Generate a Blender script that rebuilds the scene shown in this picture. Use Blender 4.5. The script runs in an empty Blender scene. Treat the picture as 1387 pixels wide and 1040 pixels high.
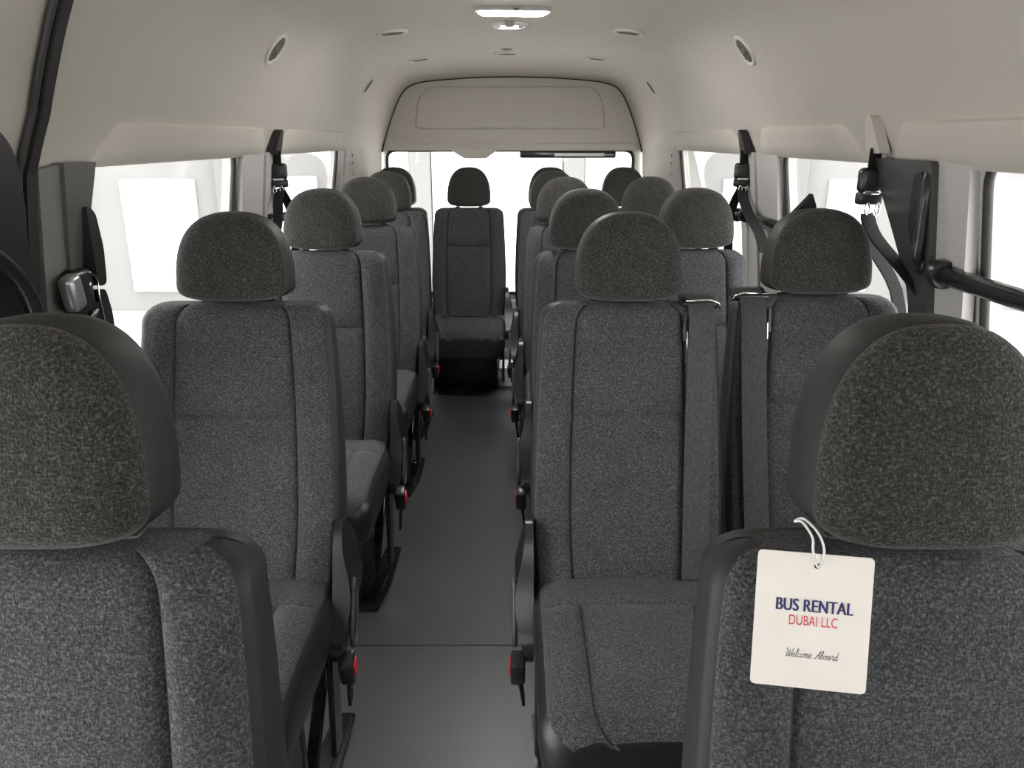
import bpy, bmesh, math, random
from mathutils import Vector, Matrix, Euler

random.seed(4)
scene = bpy.context.scene
COL = scene.collection

# ------------------------------------------------------------------ camera, world, exposure
F_PX, IMG_W = 1050.0, 1387.0
cam_data = bpy.data.cameras.new('camera')
cam_data.sensor_fit = 'HORIZONTAL'
cam_data.sensor_width = 36.0
cam_data.lens = F_PX / IMG_W * 36.0
cam_data.clip_start = 0.02
cam = bpy.data.objects.new('camera', cam_data)
COL.objects.link(cam)
cam.location = (0.0, 0.0, 1.21)
cam.rotation_euler = (math.radians(90.0) - math.atan(332.0 / F_PX), 0.0, 0.0)
scene.camera = cam

world = bpy.data.worlds.new('overcast_sky')
scene.world = world
world.use_nodes = True
bg = world.node_tree.nodes['Background']
bg.inputs['Color'].default_value = (1.0, 0.99, 0.975, 1.0)
bg.inputs['Strength'].default_value = 4.2

scene.view_settings.view_transform = 'Standard'
scene.view_settings.look = 'None'
scene.view_settings.gamma = 1.0
scene.view_settings.use_curve_mapping = False
scene.view_settings.exposure = 0.68


# ------------------------------------------------------------------ materials
def principled(name, color, rough=0.5, metal=0.0, spec=0.5, coat=0.0):
    m = bpy.data.materials.new(name)
    m.use_nodes = True
    b = m.node_tree.nodes['Principled BSDF']
    b.inputs['Base Color'].default_value = (*color, 1.0)
    b.inputs['Roughness'].default_value = rough
    b.inputs['Metallic'].default_value = metal
    b.inputs['Specular IOR Level'].default_value = spec
    b.inputs['Coat Weight'].default_value = coat
    return m


def add_noise(m, c1, c2, scale, detail=2.0, stretch=(1, 1, 1), bump=0.0, bump_dist=0.001, lo=0.35, hi=0.65, rough=None):
    nt = m.node_tree
    b = nt.nodes['Principled BSDF']
    tc = nt.nodes.new('ShaderNodeTexCoord')
    mp = nt.nodes.new('ShaderNodeMapping')
    mp.inputs['Scale'].default_value = stretch
    nz = nt.nodes.new('ShaderNodeTexNoise')
    nz.inputs['Scale'].default_value = scale
    nz.inputs['Detail'].default_value = detail
    cr = nt.nodes.new('ShaderNodeValToRGB')
    cr.color_ramp.elements[0].position = lo
    cr.color_ramp.elements[1].position = hi
    cr.color_ramp.elements[0].color = (*c1, 1)
    cr.color_ramp.elements[1].color = (*c2, 1)
    nt.links.new(tc.outputs['Object'], mp.inputs['Vector'])
    nt.links.new(mp.outputs['Vector'], nz.inputs['Vector'])
    nt.links.new(nz.outputs['Fac'], cr.inputs['Fac'])
    nt.links.new(cr.outputs['Color'], b.inputs['Base Color'])
    if bump > 0:
        bp = nt.nodes.new('ShaderNodeBump')
        bp.inputs['Strength'].default_value = bump
        bp.inputs['Distance'].default_value = bump_dist
        nt.links.new(nz.outputs['Fac'], bp.inputs['Height'])
        nt.links.new(bp.outputs['Normal'], b.inputs['Normal'])
    if rough:
        mr = nt.nodes.new('ShaderNodeMapRange')
        mr.inputs['To Min'].default_value = rough[0]
        mr.inputs['To Max'].default_value = rough[1]
        nt.links.new(nz.outputs['Fac'], mr.inputs['Value'])
        nt.links.new(mr.outputs['Result'], b.inputs['Roughness'])
    return m


def fabric_material(name, dark, light, tint):
    """Woven seat cloth: fine crossing yarns plus flecks, in object space."""
    m = principled(name, dark, 0.92, 0.0, 0.25)
    nt = m.node_tree
    b = nt.nodes['Principled BSDF']
    b.inputs['Sheen Weight'].default_value = 0.12
    b.inputs['Sheen Roughness'].default_value = 0.5
    tc = nt.nodes.new('ShaderNodeTexCoord')
    # yarn flecks, elongated up the cloth
    mp = nt.nodes.new('ShaderNodeMapping')
    mp.inputs['Scale'].default_value = (1.0, 0.75, 0.5)
    nz = nt.nodes.new('ShaderNodeTexNoise')
    nz.inputs['Scale'].default_value = 600.0
    nz.inputs['Detail'].default_value = 1.5
    nz.inputs['Distortion'].default_value = 0.15
    nt.links.new(tc.outputs['Object'], mp.inputs['Vector'])
    nt.links.new(mp.outputs['Vector'], nz.inputs['Vector'])
    # crossing yarns
    mp2 = nt.nodes.new('ShaderNodeMapping')
    mp2.inputs['Scale'].default_value = (0.5, 0.6, 1.0)
    nz2 = nt.nodes.new('ShaderNodeTexNoise')
    nz2.inputs['Scale'].default_value = 520.0
    nz2.inputs['Detail'].default_value = 1.0
    nt.links.new(tc.outputs['Object'], mp2.inputs['Vector'])
    nt.links.new(mp2.outputs['Vector'], nz2.inputs['Vector'])
    # cloudy wear
    nz3 = nt.nodes.new('ShaderNodeTexNoise')
    nz3.inputs['Scale'].default_value = 9.0
    nz3.inputs['Detail'].default_value = 3.0
    nt.links.new(tc.outputs['Object'], nz3.inputs['Vector'])
    mul = nt.nodes.new('ShaderNodeMath'); mul.operation = 'ADD'
    nt.links.new(nz.outputs['Fac'], mul.inputs[0])
    nt.links.new(nz2.outputs['Fac'], mul.inputs[1])
    sc = nt.nodes.new('ShaderNodeMath'); sc.operation = 'MULTIPLY_ADD'
    sc.inputs[1].default_value = 0.5
    nt.links.new(mul.outputs[0], sc.inputs[0])
    off = nt.nodes.new('ShaderNodeMath'); off.operation = 'MULTIPLY_ADD'
    off.inputs[1].default_value = 0.12
    off.inputs[2].default_value = -0.06
    nt.links.new(nz3.outputs['Fac'], off.inputs[0])
    nt.links.new(off.outputs[0], sc.inputs[2])
    cr = nt.nodes.new('ShaderNodeValToRGB')
    e = cr.color_ramp.elements
    e[0].position = 0.36; e[0].color = (*dark, 1)
    e[1].position = 0.68; e[1].color = (*light, 1)
    k = cr.color_ramp.elements.new(0.52)
    k.color = (*tint, 1)
    nt.links.new(sc.outputs[0], cr.inputs['Fac'])
    nt.links.new(cr.outputs['Color'], b.inputs['Base Color'])
    bp = nt.nodes.new('ShaderNodeBump')
    bp.inputs['Strength'].default_value = 0.75
    bp.inputs['Distance'].default_value = 0.0014
    nt.links.new(mul.outputs[0], bp.inputs['Height'])
    nt.links.new(bp.outputs['Normal'], b.inputs['Normal'])
    return m


M = {}
M['fabric'] = fabric_material('charcoal_woven_cloth', (0.021, 0.021, 0.0235), (0.122, 0.124, 0.135), (0.053, 0.054, 0.059))
M['fabric_head'] = fabric_material('shaded_headrest_cloth', (0.013, 0.0125, 0.0118), (0.088, 0.085, 0.078), (0.033, 0.0317, 0.0293))  # seat cloth again, darker and warmer: dimmer light up there put into the colour
M['vinyl'] = add_noise(principled('charcoal_vinyl', (0.021, 0.021, 0.021), 0.55, 0.0, 0.35), (0.018, 0.018, 0.018), (0.024, 0.024, 0.024), 300, bump=0.15, bump_dist=0.0004)
M['skirt'] = add_noise(principled('black_skirt_vinyl', (0.014, 0.014, 0.015), 0.42), (0.012, 0.012, 0.013), (0.018, 0.018, 0.019), 250, bump=0.15, bump_dist=0.0004)
M['plastic'] = add_noise(principled('black_plastic', (0.014, 0.014, 0.015), 0.32), (0.012, 0.012, 0.0125), (0.018, 0.018, 0.019), 180, bump=0.05, bump_dist=0.0003)
M['plastic_soft'] = add_noise(principled('dark_grey_plastic', (0.05, 0.05, 0.05), 0.42), (0.045, 0.045, 0.045), (0.055, 0.055, 0.054), 200, bump=0.1, bump_dist=0.0004)
M['pillar_dark'] = add_noise(principled('dark_pillar_plastic', (0.09, 0.088, 0.085), 0.5), (0.085, 0.083, 0.08), (0.1, 0.098, 0.094), 160, bump=0.1, bump_dist=0.0004)
M['pillar_mid'] = add_noise(principled('mid_grey_pillar_plastic', (0.17, 0.167, 0.16), 0.5), (0.165, 0.162, 0.155), (0.18, 0.177, 0.17), 120, bump=0.08, bump_dist=0.0004)
M['pillar_grey'] = add_noise(principled('grey_pillar_plastic', (0.42, 0.413, 0.40), 0.5), (0.41, 0.403, 0.39), (0.44, 0.433, 0.42), 120, bump=0.08, bump_dist=0.0004)
M['steel_black'] = add_noise(principled('black_painted_steel', (0.012, 0.012, 0.013), 0.25), (0.010, 0.010, 0.011), (0.016, 0.016, 0.017), 90)
M['rubber'] = add_noise(principled('black_rubber', (0.012, 0.012, 0.012), 0.6), (0.010, 0.010, 0.010), (0.016, 0.016, 0.016), 140)
M['webbing'] = add_noise(principled('seat_belt_webbing', (0.06, 0.06, 0.06), 0.6), (0.045, 0.045, 0.045), (0.075, 0.075, 0.074), 500, stretch=(1, 1, 0.05), bump=0.2, bump_dist=0.0004)
M['webbing_dark'] = add_noise(principled('dark_seat_belt_webbing', (0.02, 0.02, 0.02), 0.55), (0.016, 0.016, 0.016), (0.026, 0.026, 0.026), 500, stretch=(1, 1, 0.05), bump=0.2, bump_dist=0.0004)
for k_ in ('webbing', 'webbing_dark'):
    b_ = M[k_].node_tree.nodes['Principled BSDF']
    b_.inputs['Roughness'].default_value = 0.85
    b_.inputs['Specular IOR Level'].default_value = 0.2
M['chrome'] = principled('bright_steel', (0.75, 0.75, 0.75), 0.18, 1.0)
M['grey_metal'] = principled('grey_metal', (0.42, 0.42, 0.43), 0.3, 0.7)
M['red'] = principled('red_button_plastic', (0.55, 0.02, 0.03), 0.35)
M['ceiling'] = add_noise(principled('beige_headliner', (0.490, 0.460, 0.413), 0.62), (0.478, 0.449, 0.402), (0.502, 0.471, 0.424), 5, 3, lo=0.3, hi=0.7)
M['trim_light'] = add_noise(principled('pale_trim_plastic', (0.62, 0.60, 0.56), 0.5), (0.60, 0.58, 0.54), (0.64, 0.62, 0.58), 8, 3, lo=0.3, hi=0.7)
M['wall'] = add_noise(principled('grey_side_panel', (0.42, 0.41, 0.39), 0.55), (0.40, 0.39, 0.37), (0.44, 0.43, 0.41), 14, 3)
M['white_trim'] = add_noise(principled('white_sill_plastic', (0.8, 0.8, 0.78), 0.4), (0.78, 0.78, 0.76), (0.83, 0.83, 0.82), 12)
M['floor'] = add_noise(principled('dark_grey_vinyl_floor', (0.055, 0.056, 0.058), 0.4, 0.0, 0.7), (0.062, 0.064, 0.069), (0.076, 0.078, 0.083), 110, 4, lo=0.25, hi=0.75, bump=0.04, bump_dist=0.001, rough=(0.36, 0.46))
M['card'] = add_noise(principled('cream_card', (0.80, 0.76, 0.71), 0.55), (0.79, 0.75, 0.70), (0.82, 0.78, 0.73), 30)
M['ink_navy'] = add_noise(principled('navy_ink', (0.012, 0.014, 0.12), 0.5), (0.011, 0.013, 0.11), (0.013, 0.016, 0.13), 200)
M['ink_red'] = add_noise(principled('red_ink', (0.60, 0.04, 0.06), 0.5), (0.58, 0.04, 0.055), (0.62, 0.045, 0.065), 200)
M['ink_grey'] = add_noise(principled('grey_ink', (0.12, 0.12, 0.13), 0.5), (0.11, 0.11, 0.12), (0.13, 0.13, 0.14), 200)
M['string'] = add_noise(principled('white_string', (0.72, 0.72, 0.72), 0.6), (0.66, 0.66, 0.66), (0.78, 0.78, 0.78), 900, bump=0.3, bump_dist=0.0003)
M['ground'] = add_noise(principled('pale_concrete_ground', (0.72, 0.71, 0.69), 0.8), (0.70, 0.69, 0.67), (0.75, 0.74, 0.72), 1.5, 4)
M['yard_wall'] = add_noise(principled('pale_painted_yard_wall', (0.20, 0.20, 0.196), 0.8), (0.19, 0.19, 0.186), (0.21, 0.21, 0.206), 0.8, 4)
M['yard_pier'] = add_noise(principled('grey_painted_pier', (0.17, 0.17, 0.166), 0.8), (0.165, 0.165, 0.16), (0.178, 0.178, 0.174), 0.8, 4)
M['yard_panel'] = add_noise(principled('white_panel_paint', (0.9, 0.9, 0.9), 0.6), (0.89, 0.89, 0.89), (0.92, 0.92, 0.92), 2)
M['vent_dark'] = add_noise(principled('dark_vent_plastic', (0.16, 0.15, 0.135), 0.6), (0.15, 0.14, 0.125), (0.17, 0.16, 0.145), 120)  # plain dark plastic of vent grilles, screws and switches
M['lens_dark'] = add_noise(principled('dark_lamp_lens', (0.03, 0.03, 0.032), 0.12), (0.028, 0.028, 0.03), (0.034, 0.034, 0.036), 50)
M['lens_pale'] = add_noise(principled('pale_lamp_lens', (0.75, 0.75, 0.72), 0.2), (0.72, 0.72, 0.69), (0.78, 0.78, 0.75), 50)

m = principled('lit_lamp_diffuser', (0.9, 0.9, 0.88), 0.3)
m.node_tree.nodes['Principled BSDF'].inputs['Emission Color'].default_value = (1.0, 0.98, 0.94, 1)
m.node_tree.nodes['Principled BSDF'].inputs['Emission Strength'].default_value = 85.0
M['diffuser'] = m

m = bpy.data.materials.new('window_glass')
m.use_nodes = True
nt = m.node_tree
nt.nodes.clear()
out = nt.nodes.new('ShaderNodeOutputMaterial')
mx = nt.nodes.new('ShaderNodeMixShader')
tr = nt.nodes.new('ShaderNodeBsdfTransparent')
tr.inputs['Color'].default_value = (0.965, 0.965, 0.965, 1)
gl = nt.nodes.new('ShaderNodeBsdfGlossy')
gl.inputs['Roughness'].default_value = 0.02
lw = nt.nodes.new('ShaderNodeLayerWeight')
lw.inputs['Blend'].default_value = 0.5
pw = nt.nodes.new('ShaderNodeMath'); pw.operation = 'POWER'; pw.inputs[1].default_value = 5.0
fr = nt.nodes.new('ShaderNodeMath'); fr.operation = 'MULTIPLY_ADD'; fr.inputs[1].default_value = 0.6; fr.inputs[2].default_value = 0.03
nt.links.new(lw.outputs['Facing'], pw.inputs[0])
nt.links.new(pw.outputs[0], fr.inputs[0])
nt.links.new(fr.outputs[0], mx.inputs[0])
nt.links.new(tr.outputs[0], mx.inputs[1])
nt.links.new(gl.outputs[0], mx.inputs[2])
nt.links.new(mx.outputs[0], out.inputs['Surface'])
M['glass'] = m


# ------------------------------------------------------------------ helpers
def mesh(name, verts, faces, mat, smooth=True):
    me = bpy.data.meshes.new(name)
    me.from_pydata([tuple(v) for v in verts], [], faces)
    me.validate()
    me.update()
    if smooth:
        me.polygons.foreach_set('use_smooth', [True] * len(me.polygons))
    me.materials.append(M[mat])
    return me


def bm_mesh(name, bm, mat, smooth=False, angle=None):
    me = bpy.data.meshes.new(name)
    bmesh.ops.recalc_face_normals(bm, faces=bm.faces)
    bm.to_mesh(me)
    bm.free()
    if smooth:
        me.polygons.foreach_set('use_smooth', [True] * len(me.polygons))
        if angle:
            me.set_sharp_from_angle(angle=math.radians(angle))
    me.materials.append(M[mat])
    return me


def obj(name, me, parent=None, loc=None, rot=None):
    o = bpy.data.objects.new(name, me)
    COL.objects.link(o)
    if parent is not None:
        o.parent = parent
    if loc is not None:
        o.location = loc
    if rot is not None:
        o.rotation_euler = rot
    return o


def tag(o, label, cat, group=None, kind=None):
    o['label'] = label
    if cat:
        o['category'] = cat
    if group:
        o['group'] = group
    if kind:
        o['kind'] = kind
    return o


def structure(o, label=None):
    o['kind'] = 'structure'
    if label:
        o['label'] = label
    return o


def thing(name, label, cat, loc=(0, 0, 0), rotz=0.0, group=None):
    o = bpy.data.objects.new(name, None)
    COL.objects.link(o)
    o.empty_display_size = 0.05
    o.location = loc
    o.rotation_euler = (0, 0, rotz)
    return tag(o, label, cat, group)


def rbox_bm(size, loc=(0, 0, 0), bevel=0.004, seg=2, rot=None, bm=None):
    b = bmesh.new()
    bmesh.ops.create_cube(b, size=1.0)
    bmesh.ops.scale(b, vec=size, verts=b.verts)
    if bevel > 0:
        bmesh.ops.bevel(b, geom=b.edges[:], offset=min(bevel, min(size) * 0.45), segments=seg, affect='EDGES', profile=0.5)
    if rot is not None:
        bmesh.ops.rotate(b, cent=(0, 0, 0), matrix=Euler(rot).to_matrix(), verts=b.verts)
    bmesh.ops.translate(b, vec=loc, verts=b.verts)
    if bm is None:
        return b
    tmp = bpy.data.meshes.new('tmp')
    b.to_mesh(tmp)
    b.free()
    bm.from_mesh(tmp)
    bpy.data.meshes.remove(tmp)
    return bm


def rbox(name, size, loc, mat, parent=None, bevel=0.004, seg=2, rot=None):
    return obj(name, bm_mesh(name, rbox_bm(size, loc, bevel, seg, rot), mat, True, 40), parent)


def catmull(pts, n=8, closed=False):
    P = [Vector(p) for p in pts]
    res = []
    cnt = len(P)
    for i in range(cnt if closed else cnt - 1):
        if closed:
            a, b, c, d = P[(i - 1) % cnt], P[i], P[(i + 1) % cnt], P[(i + 2) % cnt]
        else:
            a, b, c, d = P[max(i - 1, 0)], P[i], P[i + 1], P[min(i + 2, cnt - 1)]
        for k in range(n):
            t = k / n
            res.append(0.5 * ((2 * b) + (c - a) * t + (2 * a - 5 * b + 4 * c - d) * t * t + (3 * b - a - 3 * c + d) * t ** 3))
    if not closed:
        res.append(P[-1])
    return res


def tube_geo(pts, r, n=10, closed=False):
    P = [Vector(p) for p in pts]
    cnt = len(P)
    T = []
    for i in range(cnt):
        if closed:
            t = P[(i + 1) % cnt] - P[i - 1]
        else:
            t = P[min(i + 1, cnt - 1)] - P[max(i - 1, 0)]
        T.append(t.normalized())
    up = Vector((0, 0, 1)) if abs(T[0].z) < 0.9 else Vector((1, 0, 0))
    nrm = (up - T[0] * up.dot(T[0])).normalized()
    verts, faces = [], []
    for i in range(cnt):
        nrm = (nrm - T[i] * nrm.dot(T[i])).normalized()
        bn = T[i].cross(nrm)
        rr = r[i] if isinstance(r, (list, tuple)) else r
        for k in range(n):
            a = 2 * math.pi * k / n
            verts.append(P[i] + (nrm * math.cos(a) + bn * math.sin(a)) * rr)
    for i in range(cnt if closed else cnt - 1):
        j = (i + 1) % cnt
        for k in range(n):
            k2 = (k + 1) % n
            faces.append((i * n + k, i * n + k2, j * n + k2, j * n + k))
    if not closed:
        faces.append(tuple(range(n - 1, -1, -1)))
        faces.append(tuple((cnt - 1) * n + k for k in range(n)))
    return verts, faces


def tube(name, pts, r, mat, parent=None, n=10, closed=False):
    v, f = tube_geo(pts, r, n, closed)
    return obj(name, mesh(name, v, f, mat), parent)


def ribbon_geo(pts, wdir, w, t):
    """A flat strap swept along pts; wdir is the direction across the strap."""
    P = [Vector(p) for p in pts]
    wd = Vector(wdir).normalized()
    verts, faces = [], []
    for i in range(len(P)):
        tg = (P[min(i + 1, len(P) - 1)] - P[max(i - 1, 0)]).normalized()
        ww = (wd - tg * wd.dot(tg)).normalized()
        nn = tg.cross(ww)
        for a, b in ((-1, -1), (1, -1), (1, 1), (-1, 1)):
            verts.append(P[i] + ww * (a * w / 2) + nn * (b * t / 2))
    for i in range(len(P) - 1):
        for k in range(4):
            k2 = (k + 1) % 4
            faces.append((i * 4 + k, i * 4 + k2, i * 4 + 4 + k2, i * 4 + 4 + k))
    faces.append((3, 2, 1, 0))
    e = (len(P) - 1) * 4
    faces.append((e, e + 1, e + 2, e + 3))
    return verts, faces


def ribbon(name, pts, wdir, w, t, mat, parent=None):
    v, f = ribbon_geo(pts, wdir, w, t)
    me = mesh(name, v, f, mat)
    me.set_sharp_from_angle(angle=math.radians(40))
    return obj(name, me, parent)


def lathe_geo(profile, n=32):
    """profile: list of (radius, height) revolved about z."""
    verts, faces = [], []
    for r, z in profile:
        for k in range(n):
            a = 2 * math.pi * k / n
            verts.append((r * math.cos(a), r * math.sin(a), z))
    for i in range(len(profile) - 1):
        for k in range(n):
            k2 = (k + 1) % n
            faces.append((i * n + k, i * n + k2, (i + 1) * n + k2, (i + 1) * n + k))
    return verts, faces


def prism_bm(outline, depth, to3d, bevel=0.0):
    """outline: 2D polygon; extruded by depth; to3d maps (a, b, d) to a point."""
    bm = bmesh.new()
    lo = [bm.verts.new(to3d(a, b, 0.0)) for a, b in outline]
    hi = [bm.verts.new(to3d(a, b, depth)) for a, b in outline]
    bm.faces.new(lo)
    bm.faces.new(hi[::-1])
    n = len(outline)
    for i in range(n):
        j = (i + 1) % n
        bm.faces.new((lo[i], hi[i], hi[j], lo[j]))
    if bevel > 0:
        es = [e for e in bm.edges if e.calc_face_angle(0) > math.radians(50)]
        bmesh.ops.bevel(bm, geom=es, offset=bevel, segments=2, affect='EDGES', profile=0.5)
    return bm


def round_poly(pts, r, n=5):
    """Round the corners of a 2D polygon."""
    res = []
    cnt = len(pts)
    for i in range(cnt):
        p = Vector(pts[i]); a = Vector(pts[i - 1]); b = Vector(pts[(i + 1) % cnt])
        rr = r[i] if isinstance(r, (list, tuple)) else r
        da, db = (a - p), (b - p)
        rr = min(rr, da.length * 0.48, db.length * 0.48)
        s, e = p + da.normalized() * rr, p + db.normalized() * rr
        for k in range(n + 1):
            t = k / n
            q = s * (1 - t) ** 2 + p * (2 * t * (1 - t)) + e * t * t
            res.append((q.x, q.y))
    return res


def filled_2d(outer, holes):
    """Triangulated flat region with holes, via a filled 2D curve."""
    cu = bpy.data.curves.new('fill', 'CURVE')
    cu.dimensions = '2D'
    cu.fill_mode = 'BOTH'
    for ring in [outer] + holes:
        sp = cu.splines.new('POLY')
        sp.points.add(len(ring) - 1)
        for p, (a, b) in zip(sp.points, ring):
            p.co = (a, b, 0, 1)
        sp.use_cyclic_u = True
    o = bpy.data.objects.new('fill', cu)
    COL.objects.link(o)
    dg = bpy.context.evaluated_depsgraph_get()
    me = bpy.data.meshes.new_from_object(o.evaluated_get(dg))
    verts = [(v.co.x, v.co.y) for v in me.vertices]
    faces = [tuple(p.vertices) for p in me.polygons]
    bpy.data.objects.remove(o)
    bpy.data.curves.remove(cu)
    bpy.data.meshes.remove(me)
    return verts, faces


# ------------------------------------------------------------------ the outside
ground = structure(rbox('ground', (40, 40, 0.1), (0, 6, -0.70), 'ground', bevel=0), 'pale concrete yard around the van')
yard = structure(rbox('wall_yard', (26, 0.25, 5.2), (0, 8.75, 1.9), 'yard_wall', bevel=0), 'pale painted yard wall behind the van')
for x0, x1, z0, z1 in ((-4.22, -3.42, -0.42, 0.80), (-2.62, -2.10, -0.42, 0.83), (2.28, 2.62, -0.42, 0.80), (3.42, 3.95, -0.42, 0.80),
                       (5.2, 6.6, -0.42, 0.80), (-6.6, -5.2, -0.42, 0.80)):
    rbox('white_panel', (x1 - x0, 0.06, z1 - z0), ((x0 + x1) / 2, 8.60, (z0 + z1) / 2), 'yard_panel', yard, 0.01, 1)
for x0, x1 in ((-1.95, -1.10), (-0.86, 0.54), (0.78, 1.63)):  # tall white panels added to brighten the rear window and aisle floor
    rbox('white_panel', (x1 - x0, 0.06, 3.2), ((x0 + x1) / 2, 8.60, 1.15), 'yard_panel', yard, 0.01, 1)
for x in (-3.06, -0.98, 0.66, 1.75, 3.05, 4.5, -4.8):
    rbox('pier', (0.22, 0.12, 5.1), (x, 8.57, 1.85), 'yard_pier', yard, 0.01, 1)

# ------------------------------------------------------------------ shell of the van
Y0, Y1, YR = -1.0, 3.74, 4.22
P_MAIN = [(0, 1.570), (.2, 1.567), (.4, 1.550), (.5, 1.528), (.57, 1.493), (.62, 1.443), (.66, 1.383), (.70, 1.31), (.73, 1.25), (.752, 1.20), (.768, 1.160)]
P_REAR = [(0, 1.512), (.2, 1.508), (.4, 1.494), (.48, 1.482), (.535, 1.460), (.572, 1.420), (.60, 1.366), (.625, 1.308), (.648, 1.245), (.667, 1.19), (.680, 1.145)]
PM = [(v.x, v.y) for v in [Vector((q.x, q.y)) for q in catmull([(a, b, 0) for a, b in P_MAIN], 4)]]
PR = [(v.x, v.y) for v in [Vector((q.x, q.y)) for q in catmull([(a, b, 0) for a, b in P_REAR], 4)]]


def smoothstep(t):
    t = max(0.0, min(1.0, t))
    return t * t * (3 - 2 * t)


def ceil_profile(y):
    w = smoothstep((y - 3.72) / (YR - 3.72)) ** 1.2
    return [(a[0] * (1 - w) + b[0] * w, a[1] * (1 - w) + b[1] * w) for a, b in zip(PM, PR)]


def ceil_point(x, y):
    """Point and inward normal of the headliner at lateral position x."""
    pr = ceil_profile(y)
    ax = abs(x)
    for (x0, z0), (x1, z1) in zip(pr, pr[1:]):
        if x0 <= ax <= x1:
            t = (ax - x0) / (x1 - x0)
            s = 1 if x >= 0 else -1
            d = Vector((x1 - x0, 0, z1 - z0)).normalized()
            nrm = Vector((d.z * s, 0, -d.x))
            return Vector((x, y, z0 + t * (z1 - z0))), nrm
    return Vector((x, y, pr[-1][1])), Vector((-1 if x > 0 else 1, 0, 0))


def wall_x(z):
    return 0.948 - 0.153 * max(z, 0.72)


ys = [Y0 + (3.6 - Y0) * i / 12 for i in range(13)] + [3.68, 3.74, 3.80, 3.86, 3.92, 3.98, 4.04, 4.10, 4.15, 4.19, YR]
verts, faces = [], []
for y in ys:
    pr = ceil_profile(y)
    for x, z in [(-a, b) for a, b in pr[:0:-1]] + pr:
        verts.append((x, y, z))
w = len(PM) * 2 - 1
for j in range(len(ys) - 1):
    for i in range(w - 1):
        faces.append((j * w + i, j * w + i + 1, (j + 1) * w + i + 1, (j + 1) * w + i))
ceiling = obj('ceiling', mesh('ceiling', verts, faces, 'ceiling'))
so = ceiling.modifiers.new('thickness', 'SOLIDIFY')
so.thickness = 0.02
so.offset = 1.0
structure(ceiling, 'beige moulded headliner of the van')

# floor: base plus vinyl sheets meeting at a seam across the aisle
floor = structure(rbox('floor', (1.72, 5.3, 0.04), (0, 1.62, -0.024), 'rubber', bevel=0), 'dark grey vinyl van floor')
rbox('vinyl_sheet', (1.675, 2.649, 0.004), (0, 1.654 - 2.649 / 2, -0.002), 'floor', floor, 0.001, 1)
rbox('vinyl_sheet', (1.675, 2.588, 0.004), (0, 1.657 + 2.588 / 2, -0.002), 'floor', floor, 0.001, 1)

DOOR = (-0.05, 1.08)
WINS = {-1: [(1.36, 2.25), (2.62, 3.575)], 1: [(0.12, 1.305), (1.50, 2.29), (2.70, 3.71)]}
SILL, HEAD = 0.74, 1.178
win_no = 0
for side, nm in ((-1, 'left'), (1, 'right')):
    holes = [round_poly([(a, SILL), (b, SILL), (b, HEAD), (a, HEAD)], 0.05, 6) for a, b in WINS[side]]
    if side < 0:      # the sliding door stands open: no panel across its opening
        outer = [(Y0, 0.72), (DOOR[0], 0.72), (DOOR[0], HEAD), (DOOR[1], HEAD), (DOOR[1], 0.72), (3.80, 0.72), (3.80, 1.235), (Y0, 1.235)]
        low = [(Y0, DOOR[0]), (DOOR[1], 3.80)]
    else:
        outer = [(Y0, 0.72), (3.80, 0.72), (3.80, 1.235), (Y0, 1.235)]
        low = [(Y0, 3.80)]
    v2, f2 = filled_2d(outer, holes)
    for a, b in low:
        k0 = len(v2)
        v2 = v2 + [(a, 0.0), (b, 0.0), (b, 0.72), (a, 0.72)]
        f2 = f2 + [(k0, k0 + 1, k0 + 2, k0 + 3)]
    me = mesh('wall', [(side * wall_x(b), a, b) for a, b in v2], f2, 'wall', False)
    bm = bmesh.new(); bm.from_mesh(me)
    for f in bm.faces:
        if f.normal.x * side > 0:
            f.normal_flip()
    bm.to_mesh(me); bm.free()
    o = obj('wall_' + nm, me)
    so = o.modifiers.new('thickness', 'SOLIDIFY'); so.thickness = 0.035; so.offset = -1.0
    structure(o, 'grey inner side panel of the van')
    for (a, b), h in zip(WINS[side], holes):
        win_no += 1
        wo = structure(thing('window_%d' % win_no, 'side window of the van with black rubber seal', None, (side * wall_x(0.95), (a + b) / 2, SILL)))
        org = Vector(wo.location)
        tube('gasket', [Vector((side * (wall_x(q[1]) + 0.004), q[0], q[1])) - org for q in h], 0.008, 'rubber', wo, 8, True)
        big = round_poly([(a - .006, SILL - .006), (b + .006, SILL - .006), (b + .006, HEAD + .006), (a - .006, HEAD + .006)], 0.05, 6)
        bm = prism_bm(big, 0.004, lambda p, q, d: Vector((side * (wall_x(q) + 0.012 + d), p, q)) - org)
        obj('pane', bm_mesh('pane', bm, 'glass'), wo)

# unseen front wall behind the camera, added to limit light through the windscreen opening
ws = round_poly([(-0.66, 0.95), (0.66, 0.95), (0.60, 1.40), (-0.60, 1.40)], 0.08, 6)
v2, f2 = filled_2d([(-0.85, 0.0), (0.85, 0.0), (0.85, 0.72), (0.77, 1.2)] + [(a + 0.01, b + 0.01) for a, b in PM[::-4]] + [(-a - 0.01, b + 0.01) for a, b in PM[4::4]] + [(-0.77, 1.2), (-0.85, 0.72)], [ws])
wf = obj('wall_front', mesh('wall_front', [(a, Y0, b) for a, b in v2], f2, 'wall', False))
so = wf.modifiers.new('thickness', 'SOLIDIFY'); so.thickness = 0.03; so.offset = 0.0
structure(wf, 'unseen front wall added to limit light, with a windscreen opening')

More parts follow.
